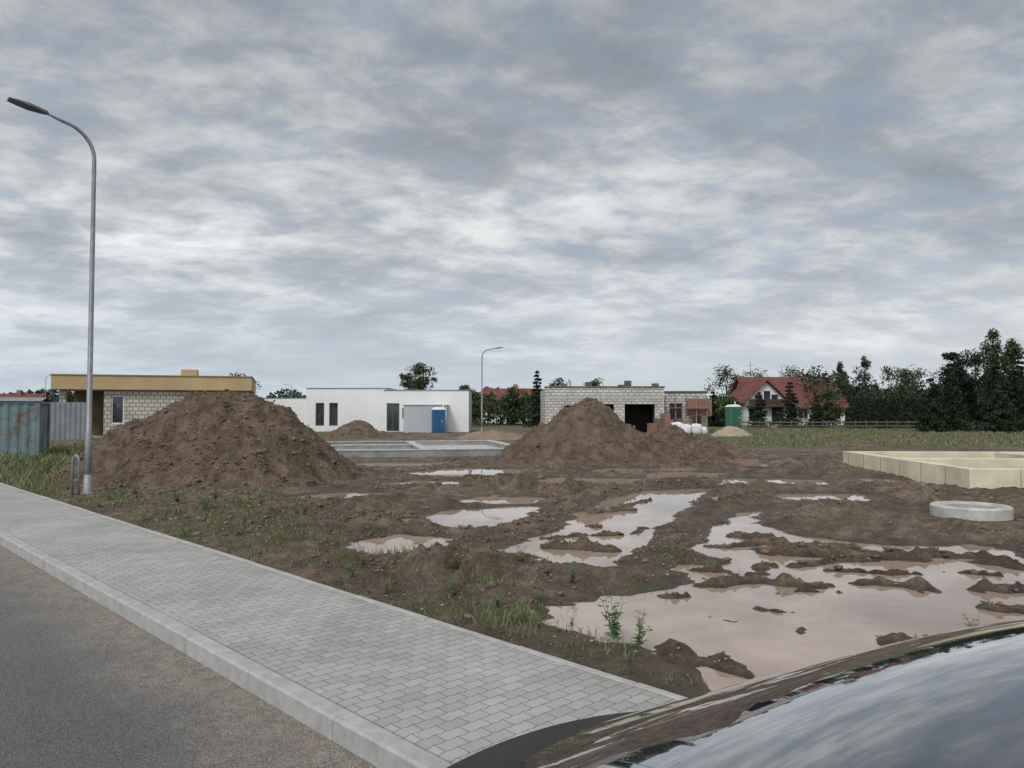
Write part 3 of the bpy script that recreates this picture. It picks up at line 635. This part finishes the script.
def gable_house(name,x,y,rz,L,Dp,hw,hr,wall):
    e=empty(name,(x,y,0),rz)
    V=[(0,0,0),(L,0,0),(L,Dp,0),(0,Dp,0),(0,0,hw),(L,0,hw),(L,Dp,hw),(0,Dp,hw),(0,Dp/2,hr-.1),(L,Dp/2,hr-.1)]
    F=[(0,1,5,4),(1,2,6,9,5),(2,3,7,6),(3,0,4,8,7)]
    mesh_obj('walls',V,F,wall,parent=e)
    o=.5; sl=(hr-hw)/(Dp/2); ze=hw-o*sl
    def slab(nm,ya,za,yb,zb):
        t=.14; v=[(-o,ya,za),(L+o,ya,za),(L+o,yb,zb),(-o,yb,zb)]; v=v+[(a,b_,c+t) for a,b_,c in v]
        mesh_obj(nm,v,[(0,3,2,1),(4,5,6,7),(0,1,5,4),(1,2,6,5),(2,3,7,6),(3,0,4,7)],TILE,parent=e)
    slab('roof_front',-o,ze,Dp/2-.003,hr); slab('roof_back',Dp/2+.003,hr,Dp+o,ze)
    n=int(L//2.2)
    for i in range(n):
        xx=.8+i*2.2; box('window_%d'%i,xx,xx+1.0,-.03,-.005,.9,1.9,GLASS,e); box('window_sill_%d'%i,xx-.05,xx+1.05,-.1,-.006,.82,.895,WFRAME,e); box('window_bar_%d'%i,xx+.47,xx+.53,-.05,-.032,.9,1.9,WFRAME,e)
    box('chimney',L*.6,L*.6+.6,Dp/2-.9,Dp/2-.3,hr-1,hr+.7,RED,e)
    return e
e=gable_house('red_roof_house',27.0,86,R(3),10.5,8,2.4,5.6,WHITE)
V=[(0,0,0),(5.6,0,0),(5.6,4,0),(0,4,0),(0,0,2.3),(5.6,0,2.3),(2.8,0,4.9),(2.8,5,4.9),(0,4,2.3),(5.6,4,2.3)]
wing=[(0,1,5,6,4),(1,2,9,5),(3,0,4,8)]
def moved(V,dx,dy): return [(a+dx,b_+dy,c) for a,b_,c in V]
mesh_obj('wing_walls',moved(V,-2.5,-3),wing,WHITE,parent=e)
for nm,xa,xb,za,zb in (('wing_roof_l',-3.0,.3,1.85,5.0),('wing_roof_r',3.6,.3,1.85,5.0)):
    v=[(xa,-3.5,za),(xb,-3.5,zb),(xb,4,zb),(xa,4,za)]; v=v+[(a,b_,c+.14) for a,b_,c in v]
    mesh_obj(nm,v,[(0,3,2,1),(4,5,6,7),(0,1,5,4),(1,2,6,5),(2,3,7,6),(3,0,4,7)],TILE,parent=e)
for i,(xa,xb,za,zb) in enumerate(((-.9,-.1,2.6,3.5),(.05,.75,2.6,3.9),(.9,1.6,2.6,3.5),(-1.6,-.4,.8,2.0),(.9,2.2,.3,2.1))): box('wing_window_%d'%i,xa,xb,-3.04,-3.005,za,zb,GLASS,e)
box('balcony',-1.9,2.5,-3.9,-3.01,2.2,2.3,WOOD,e); box('balcony_rail',-1.9,2.5,-3.9,-3.85,2.31,3.0,WOOD,e)
tube('antenna_mast',[(1.2,4,5),(1.2,4,7.6)],.04,STEEL,e,6); tube('antenna_bar',[(.7,4,7.1),(1.7,4,7.1)],.02,STEEL,e,6)
gable_house('red_roof_house',-4.2,108,R(-4),7,7,2.4,4.9,WHITE)
gable_house('red_roof_house',3.5,125,R(20),8,8,2.4,5.4,simple('brown_render',(.2,.1,.07),(.16,.08,.06)))
gable_house('red_roof_house',66,100,R(35),9,8,2.6,6.6,WHITE)
gable_house('red_roof_house',-88,125,R(10),9,8,2.4,4.6,RED)
FW=simple('weathered_wood',(.13,.105,.08),(.08,.07,.055),3,.9); vv=[];ff=[]
for i in range(24): addbox(vv,ff,i*1.0,i*1.0+.1,0,.1,-.1,.85)
addbox(vv,ff,0,23.1,-.03,-.004,.3,.42); addbox(vv,ff,0,23.1,-.03,-.004,.62,.74)
mesh_obj('wooden_fence',vv,ff,FW,loc=(20.5,70,0),rot=(0,0,R(3)))

# ------------------------------------------------------------------ trees
BARK=simple('bark',(.10,.075,.055),(.06,.045,.035),5,.9)
def leafmat(name,c1,c2):
    m,nt,b=newmat(name); tc=nd(nt,'ShaderNodeTexCoord'); f=noise(nt,tc.outputs['Object'],1.3,4)
    nt.links.new(ramp_out(nt,f,[(.38,c1),(.62,c2)]),b.inputs['Base Color']); b.inputs['Roughness'].default_value=.7; b.inputs['Specular IOR Level'].default_value=.2; return m
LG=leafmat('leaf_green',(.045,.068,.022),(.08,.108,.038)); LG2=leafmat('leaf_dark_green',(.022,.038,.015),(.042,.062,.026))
LC=leafmat('needle_green',(.02,.035,.02),(.038,.058,.032)); LC2=leafmat('needle_dark',(.012,.022,.014),(.024,.04,.023)); LB=leafmat('birch_leaf',(.045,.065,.03),(.085,.11,.052))
def quads(P,size,aspect=1.0):
    n=len(P); a=RNG.normal(0,1,(n,3)); a/=np.linalg.norm(a,axis=1)[:,None]
    b_=np.cross(a,RNG.normal(0,1,(n,3))); b_/=np.linalg.norm(b_,axis=1)[:,None]
    s_=(size*RNG.uniform(.6,1.4,n))[:,None]; u=a*s_*aspect; v=b_*s_
    return np.stack([P-u,P-v*.6,P+u,P+v*.6],1)
def tree(name,x,y,h,r,kind='broad',n=1800,mats=(None,),seed=0,leaf=.13):
    rg=np.random.default_rng(seed); rnd=random.Random(seed); TV=[];TF=[]
    def addt(pts,rad,seg=6):
        v,f=tube_data(pts,rad,seg); o=len(TV); TV.extend([tuple(q) for q in v]); TF.extend([tuple(o+i for i in q) for q in f])
    P=[];mi=[]
    if kind in('broad','birch'):
        top=h*.85; addt([(0,0,-.1),(.03*h,0,h*.25),(0,.02*h,h*.5),(.02*h,0,top)],[h*.022,h*.016,h*.010,h*.003],7)
        K=34 if kind=='broad' else 46
        for k in range(K):
            f_=rnd.uniform(.16 if kind=='broad' else .25,1.0); pw=.6 if kind=='broad' else 1.0
            w_=r*max(0.02,math.sin(math.pi*min(1,(f_-.05)/.98)))**pw*rnd.uniform(.2,.95); a=rnd.uniform(0,6.28)
            cx,cy,cz=math.cos(a)*w_,math.sin(a)*w_,h*f_*.97
            if k%2==0: addt([(0,0,h*f_*.55),(cx*.5,cy*.5,h*f_*.75),(cx,cy,cz)],[h*.008,h*.005,h*.0015],5)
            m_=n//K; s_=r*rnd.uniform(.14,.34)*(1 if kind=='broad' else .75)
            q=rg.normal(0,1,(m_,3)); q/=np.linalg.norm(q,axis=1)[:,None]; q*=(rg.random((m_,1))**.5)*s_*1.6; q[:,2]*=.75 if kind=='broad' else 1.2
            P.append(q+np.array([cx,cy,cz])); mi.append(np.where(q[:,2]+rg.normal(0,.3*s_,m_)>0,0,1))  # lower leaves of each clump get the darker material: shade put into colour
    elif kind=='conifer':
        addt([(0,0,-.1),(0,0,h*.5),(0,0,h*.98)],[h*.02,h*.012,h*.002],6)
        tiers=int(h*2.6)
        for k in range(tiers):
            f_=.06+.93*k/tiers; rr_=r*(1-f_)**.85*rnd.uniform(.75,1.15)+.05
            nb=max(5,int(9*(1-f_)+4))
            for j in range(nb):
                a=rnd.uniform(0,6.28); L_=rr_*rnd.uniform(.6,1.15); m_=max(4,int(n/(tiers*nb)*(1.6-f_)))
                t_=rg.random(m_)**.7; dz=-L_*.28*t_+.1*L_*t_*t_
                q=np.stack([np.cos(a)*L_*t_,np.sin(a)*L_*t_,h*f_+dz],-1)+rg.normal(0,.07*r*(1.2-f_),(m_,3))
                P.append(q); mi.append((rg.random(m_)<.45).astype(int))
                if j%3==0: addt([(0,0,h*f_),(math.cos(a)*L_*.8,math.sin(a)*L_*.8,h*f_-L_*.2)],[h*.004,h*.0015],4)
    P=np.concatenate(P); mi=np.concatenate(mi); Q=quads(P,leaf)
    o=len(TV); V=np.concatenate([np.array(TV),Q.reshape(-1,3)]); 
    QF=(np.arange(len(P)*4).reshape(-1,4)+o).tolist()
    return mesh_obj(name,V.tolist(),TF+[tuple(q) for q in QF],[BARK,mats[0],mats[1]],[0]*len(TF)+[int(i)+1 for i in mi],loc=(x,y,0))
TR=[('deciduous_tree',-10.0,86,7.2,1.9,'broad',(LG,LG2)),('deciduous_tree',-12.0,88,6.2,1.5,'broad',(LG,LG2)),('deciduous_tree',-5.5,88,4.6,1.2,'broad',(LG,LG2)),
 ('spruce_tree',2.6,80,6.2,1.5,'conifer',(LC,LC2)),('deciduous_tree',5.2,88,5.4,2.0,'broad',(LG,LG2)),('deciduous_tree',-5.0,84,4.0,1.6,'broad',(LG,LG2)),('deciduous_tree',.2,92,4.9,1.8,'broad',(LG2,LG2)),('deciduous_tree',10,90,5.2,2.0,'broad',(LG,LG2)),
 ('spruce_tree',28.6,79,5.0,1.4,'conifer',(LC,LC2)),('spruce_tree',25.8,80,4.0,1.2,'conifer',(LC,LC2)),('spruce_tree',31.0,78,3.6,1.2,'conifer',(LC,LC2)),('deciduous_tree',32.6,79,3.8,1.6,'broad',(LG,LG2)),('deciduous_tree',23.3,82,3.0,1.6,'broad',(LG,LG2)),('spruce_tree',22.0,84,4.2,1.2,'conifer',(LC,LC2)),
 ('deciduous_tree',28.5,102,7.6,2.8,'broad',(LG2,LG2)),('deciduous_tree',33,104,7.4,2.8,'broad',(LG,LG2)),('deciduous_tree',38,104,7.6,3.0,'broad',(LG2,LG2)),('pine_tree',45.0,98,8.8,1.7,'birch',(LB,LG2)),('deciduous_tree',48,96,7.6,2.4,'broad',(LG,LG2)),('deciduous_tree',52,100,7.2,2.8,'broad',(LG,LG2)),('deciduous_tree',57,100,7.6,2.8,'broad',(LG2,LG2)),('birch_tree',41.5,97,8.2,1.3,'birch',(LB,LG2)),
 ('spruce_tree',33.0,60.5,4.6,1.7,'conifer',(LC,LC2)),('spruce_tree',34.8,61,5.8,1.8,'conifer',(LC,LC2)),('birch_tree',37.6,60,7.9,1.5,'birch',(LB,LG2)),('birch_tree',39.9,61,7.4,1.6,'birch',(LG,LG2)),('spruce_tree',36.6,58,5.8,1.9,'conifer',(LC,LC2)),('spruce_tree',38.6,58.5,6.2,2.1,'conifer',(LC,LC2)),('spruce_tree',40.9,59,6.6,2.1,'conifer',(LC,LC2)),('pine_tree',36.3,63,6.6,1.6,'broad',(LC,LC2)),('pine_tree',38.6,64,6.6,1.8,'broad',(LG2,LC2)),
 ('spruce_tree',42.8,60,6.9,1.9,'conifer',(LC,LC2)),('birch_tree',45,61,7.6,2,'birch',(LB,LG2)),
 ('deciduous_tree',-33,92,5.8,2.8,'broad',(LG,LG2)),('deciduous_tree',-38,96,5.2,2.4,'broad',(LG,LG2)),('deciduous_tree',-29,80,5.3,2.8,'broad',(LG2,LG2))]
for i,(nm,x,y,h,r,k,ms) in enumerate(TR):
    big=(y<70); tree(nm,x,y,h,r,k,6500 if big else 3200,ms,seed=i+3,leaf=.085 if big else .12)
P=[];
for i in range(32):
    x=32.6+i*.36; y=74+.06*i; h=2.9+random.uniform(-.3,.45); m_=520
    f_=RNG.random(m_)**.8; a=RNG.uniform(0,6.28,m_); rr_=.36*(1-f_**3)*RNG.uniform(.75,1.1,m_)
    P.append(np.stack([x+np.cos(a)*rr_,y+np.sin(a)*rr_,f_*h],-1))
P=np.concatenate(P); Q=quads(P,np.full(len(P),.08)); fast_mesh('thuja_hedge',Q.reshape(-1,3),np.arange(len(P)*4).reshape(-1,4),[LC2,LG2],midx=(RNG.random(len(P))<.3).astype(int))
def treemass(name,x0,x1,yf,hf,n,leaf,mats):
    xs=RNG.uniform(x0,x1,n); hm=hf(xs); zf=RNG.random(n)**.8; ys=yf(xs)+RNG.normal(0,3,n)
    P=np.stack([xs,ys,zf*hm],-1); Q=quads(P,np.full(n,leaf))
    fast_mesh(name,Q.reshape(-1,3),np.arange(n*4).reshape(-1,4),mats,midx=(RNG.random(n)<.5).astype(int))
def hfun(base,amp,sc,sd):
    return lambda x: base+amp*(fbm(x*sc,x*0+.3,4,sd)-.35)+amp*.8*np.clip(fbm(x*sc*4,x*0+.7,2,sd+5)-.5,0,1)
HAZE=leafmat('distant_foliage',(.05,.07,.045),(.07,.095,.06)); HAZE2=leafmat('distant_foliage_dark',(.035,.05,.037),(.05,.068,.045))
treemass('distant_trees',-330,330,lambda x:230+0*x,hfun(5.2,6,.06,3),46000,.7,[HAZE,HAZE2])
treemass('garden_trees',33,75,lambda x:88+.1*x,hfun(3.9,5,.25,9),28000,.2,[LG2,LC])
treemass('garden_shrubs',-9,22,lambda x:96+0*x,hfun(3.0,3.0,.3,19),11000,.2,[LG,LG2])
treemass('roadside_shrubs',19,33,lambda x:90+0*x,hfun(2.6,2.2,.3,29),4500,.2,[LG,LG2])
treemass('horizon_copse',-110,-18,lambda x:140+0*x,hfun(3.4,3.0,.1,39),12000,.4,[HAZE2,LG2])

# ------------------------------------------------------------------ car
m,nt,b=newmat('car_paint_silver'); b.inputs['Metallic'].default_value=.6; b.inputs['Roughness'].default_value=.3; b.inputs['Coat Weight'].default_value=1; b.inputs['Coat Roughness'].default_value=.03
tc=nd(nt,'ShaderNodeTexCoord'); nt.links.new(ramp_out(nt,noise(nt,tc.outputs['Object'],500,2),[(.3,(.34,.36,.38)),(.7,(.44,.46,.48))]),b.inputs['Base Color']); PAINT=m
m,nt,b=newmat('car_glass'); b.inputs['Roughness'].default_value=.015; b.inputs['IOR'].default_value=2.1; b.inputs['Coat Weight'].default_value=1; b.inputs['Coat Roughness'].default_value=.01
tc=nd(nt,'ShaderNodeTexCoord'); nt.links.new(ramp_out(nt,noise(nt,tc.outputs['Object'],2,2),[(.3,(.022,.028,.038)),(.7,(.035,.042,.055))]),b.inputs['Base Color']); CGL=m
CBLK=simple('car_black_trim',(.008,.008,.009),(.013,.013,.013),8,.4,spec=.15); RUB=simple('tyre_rubber',(.02,.02,.02),(.03,.03,.03),8,.85); ALLOY=simple('alloy_wheel',(.4,.4,.41),(.3,.3,.31),8,.35,metal=.8)
TAIL=simple('tail_lamp_red',(.30,.01,.01),(.2,.01,.01),8,.15)
car=empty('parked_car',(-.22,1.80,ROADZ),R(-38))
us=[0,.04,.12,.22,.30,.50,.70,.90,1.05,1.18,1.30,1.7,2.1,2.5,2.9,3.12,3.2,3.55,3.9,4.2,4.35]
Rt=[.76,.90,.955,.975,1.005,1.10,1.195,1.285,1.345,1.385,1.415,1.46,1.46,1.38,1.15,1.02,.985,.94,.87,.74,.55]
Sh=[.66,.80,.86,.885,.90,.92,.93,.935,.935,.94,.94,.94,.94,.94,.93,.91,.895,.85,.78,.64,.46]
Wd=[.62,.74,.80,.83,.84,.87,.88,.89,.89,.89,.89,.89,.89,.89,.89,.885,.88,.87,.84,.74,.55]
RW=[.50,.62,.67,.70,.70,.68,.66,.64,.62,.61,.60,.59,.59,.60,.66,.72,.74,.74,.70,.6,.45]
prof=[];NP=12
for i,u in enumerate(us):
    r_,s_,w_,q_=Rt[i],Sh[i],Wd[i],RW[i]
    half=[(0,r_),(.35*q_,r_-.006),(.7*q_,r_-.028),(.93*q_,r_-.058),(q_,r_-.08 if r_-.08>s_ else s_+.01),((q_+w_*.96)/2+.02,(max(r_-.08,s_+.01)+s_)/2),(w_*.965,s_),(w_,s_-.09),(w_*1.005,.55),(w_*.985,.34),(w_*.93,.22),(0,.20)]
    prof.append(half)
V=[];F=[];MI=[]
ring_n=2*NP-2
for i,u in enumerate(us):
    hlf=prof[i]; k=.30*max(0,1-u/1.6) if u<2 else -.30*max(0,(u-3.0)/1.35)
    pts=[(v,w) for v,w in hlf]+[(-v,w) for v,w in hlf[-2:0:-1]]
    for v,w in pts: V.append((u+k*v*v,v,w))
for i in range(len(us)-1):
    for j in range(ring_n):
        j2=(j+1)%ring_n; F.append((i*ring_n+j,i*ring_n+j2,(i+1)*ring_n+j2,(i+1)*ring_n+j))
        s_=j if j<NP-1 else ring_n-1-j; u=us[i]; mt=0
        if s_<=2 and (.29<=u<1.29 or 2.5<=u<3.12): mt=1
        elif s_<=2 and u<.29 and u>=.03: mt=2
        elif s_<=2 and (1.29<=u<1.4 or 3.12<=u<3.2): mt=2
        elif s_==3 and .1<=u<3.12: mt=2 if u>=2.5 or u<.6 else 0
        elif s_ in (4,5) and .7<=u<2.9: mt=1
        elif s_ in (4,5) and .29<=u<.7: mt=0
        elif s_>=9: mt=2
        elif s_ in (6,7) and u<.04: mt=3
        MI.append(mt)
F.append(tuple(range(ring_n))[::-1]); MI.append(0); F.append(tuple((len(us)-1)*ring_n+k for k in range(ring_n))); MI.append(2)
body=mesh_obj('body',V,F,[PAINT,CGL,CBLK,TAIL],MI,smooth=True,parent=car)
sm=body.modifiers.new('sub','SUBSURF'); sm.levels=2; sm.render_levels=2
for i,(u,v) in enumerate(((.85,.80),(.85,-.80),(3.45,.80),(3.45,-.80))):
    s_=1 if v>0 else -1
    tube('tyre_%d'%i,[(u,v-s_*.12,.32),(u,v-s_*.10,.32),(u,v+s_*.08,.32),(u,v+s_*.115,.32)],[.29,.32,.32,.29],RUB,car,32)
    tube('rim_%d'%i,[(u,v+s_*.10,.32),(u,v+s_*.12,.32)],[.21,.19],ALLOY,car,24)
    tube('hub_%d'%i,[(u,v+s_*.118,.32),(u,v+s_*.13,.32)],[.05,.04],CBLK,car,12)
    an=[(u+.37*math.cos(a),v+s_*.093,.33+.37*math.sin(a)) for a in [math.pi*k/14 for k in range(15)]]
    tube('arch_%d'%i,an,.03,CBLK,car,6)
for s_ in (1,-1):
    lumpy('mirror_%d'%(s_+1),(2.75,s_*1.0,.93),(.09,.11,.07),PAINT,car,3,.0)
    tube('mirror_arm_%d'%(s_+1),[(2.75,s_*.85,.95),(2.75,s_*.95,.98)],.025,CBLK,car,6)
    box('headlamp_%d'%(s_+1),4.05,4.2,s_*.62-.14,s_*.62+.14,.62,.72,GLASS,car,.03)

# ------------------------------------------------------------------ sky, sun, camera
SE,SA=R(48),R(205)   # sun behind and left of the camera
sdir=Vector((math.sin(SA)*math.cos(SE),math.cos(SA)*math.cos(SE),math.sin(SE)))
wd=bpy.data.worlds.new('World'); scene.world=wd; wd.use_nodes=True; nt=wd.node_tree
bg=nt.nodes['Background']; tc=nd(nt,'ShaderNodeTexCoord'); Gd=tc.outputs['Generated']
sky=nd(nt,'ShaderNodeTexSky'); sky.sky_type='NISHITA'; sky.sun_disc=False; sky.sun_elevation=SE; sky.sun_rotation=SA; sky.dust_density=1.5
s=nd(nt,'ShaderNodeSeparateXYZ'); nt.links.new(Gd,s.inputs[0])
zc=mth(nt,'MAXIMUM',s.outputs[2],0.0); den=mth(nt,'ADD',zc,.20)
cb=nd(nt,'ShaderNodeCombineXYZ'); nt.links.new(mth(nt,'DIVIDE',s.outputs[0],den),cb.inputs[0]); nt.links.new(mth(nt,'DIVIDE',s.outputs[1],den),cb.inputs[1])
mp=nd(nt,'ShaderNodeMapping'); nt.links.new(cb.outputs[0],mp.inputs[0]); mp.inputs['Rotation'].default_value=(0,0,R(-38)); mp.inputs['Scale'].default_value=(1.05,1.35,1); mp.inputs['Location'].default_value=(8.3,4.9,0)
na=noise(nt,mp.outputs[0],1.7,10,.56,.25); nb=noise(nt,mp.outputs[0],5.5,9,.62,.2); nl=noise(nt,mp.outputs[0],.6,3,.5)
tex=mth(nt,'ADD',mth(nt,'MULTIPLY',na,.60),mth(nt,'MULTIPLY',nb,.40))
cl=ramp_out(nt,tex,[(.40,(3.5,3.8,4.15)),(.47,(4.6,4.85,5.2)),(.535,(6.0,6.2,6.45)),(.61,(7.5,7.6,7.7))])
cl=mix(nt,.95,cl,ramp_out(nt,nl,[(.38,(.70,.73,.76)),(.60,(1.14,1.14,1.13))]),'MULTIPLY')
blue=mix(nt,.6,sky.outputs[0],(4.9,5.8,6.8))
cov=ramp_out(nt,mth(nt,'ADD',mth(nt,'MULTIPLY',nl,.4),mth(nt,'MULTIPLY',nb,.6)),[(.40,.5),(.50,1.0)])
c1=mix(nt,cov,blue,cl)
zd=nd(nt,'ShaderNodeMapRange'); nt.links.new(zc,zd.inputs[0]); zd.inputs[1].default_value=.18; zd.inputs[2].default_value=.5; zd.inputs[3].default_value=1.06; zd.inputs[4].default_value=.82
v1=nd(nt,'ShaderNodeVectorMath',operation='SCALE'); nt.links.new(c1,v1.inputs[0]); nt.links.new(zd.outputs[0],v1.inputs['Scale'])
hz=nd(nt,'ShaderNodeMapRange'); nt.links.new(zc,hz.inputs[0]); hz.inputs[1].default_value=.2; hz.inputs[2].default_value=0; hz.inputs[3].default_value=0; hz.inputs[4].default_value=.85
hc=mix(nt,mth(nt,'MULTIPLY_ADD',s.outputs[0],.8,.45,clamp=True),(5.4,6.3,7.2),(7.3,7.7,8.0))
c2=mix(nt,hz.outputs[0],v1.outputs[0],hc)
dp=nd(nt,'ShaderNodeVectorMath',operation='DOT_PRODUCT'); nt.links.new(Gd,dp.inputs[0]); dp.inputs[1].default_value=sdir
gl=mth(nt,'POWER',mth(nt,'MAXIMUM',dp.outputs['Value'],0.0),3.0); gl=mth(nt,'MULTIPLY_ADD',gl,2.0,1.0)
vm=nd(nt,'ShaderNodeVectorMath',operation='SCALE'); nt.links.new(c2,vm.inputs[0]); nt.links.new(gl,vm.inputs['Scale'])
nt.links.new(vm.outputs[0],bg.inputs['Color']); bg.inputs['Strength'].default_value=.1
sl=bpy.data.lights.new('sun','SUN'); sl.energy=1.5; sl.angle=R(14); sl.color=(1,.96,.9)
so=bpy.data.objects.new('sun',sl); link(so); so.rotation_euler=(-sdir).to_track_quat('-Z','Y').to_euler()

cam=bpy.data.cameras.new('camera'); co=bpy.data.objects.new('camera',cam); link(co)
cam.lens=27; cam.sensor_width=36; cam.clip_end=9000; cam.clip_start=.05
co.location=(0,0,1.6); co.rotation_euler=(R(90+2.1),0,0); scene.camera=co
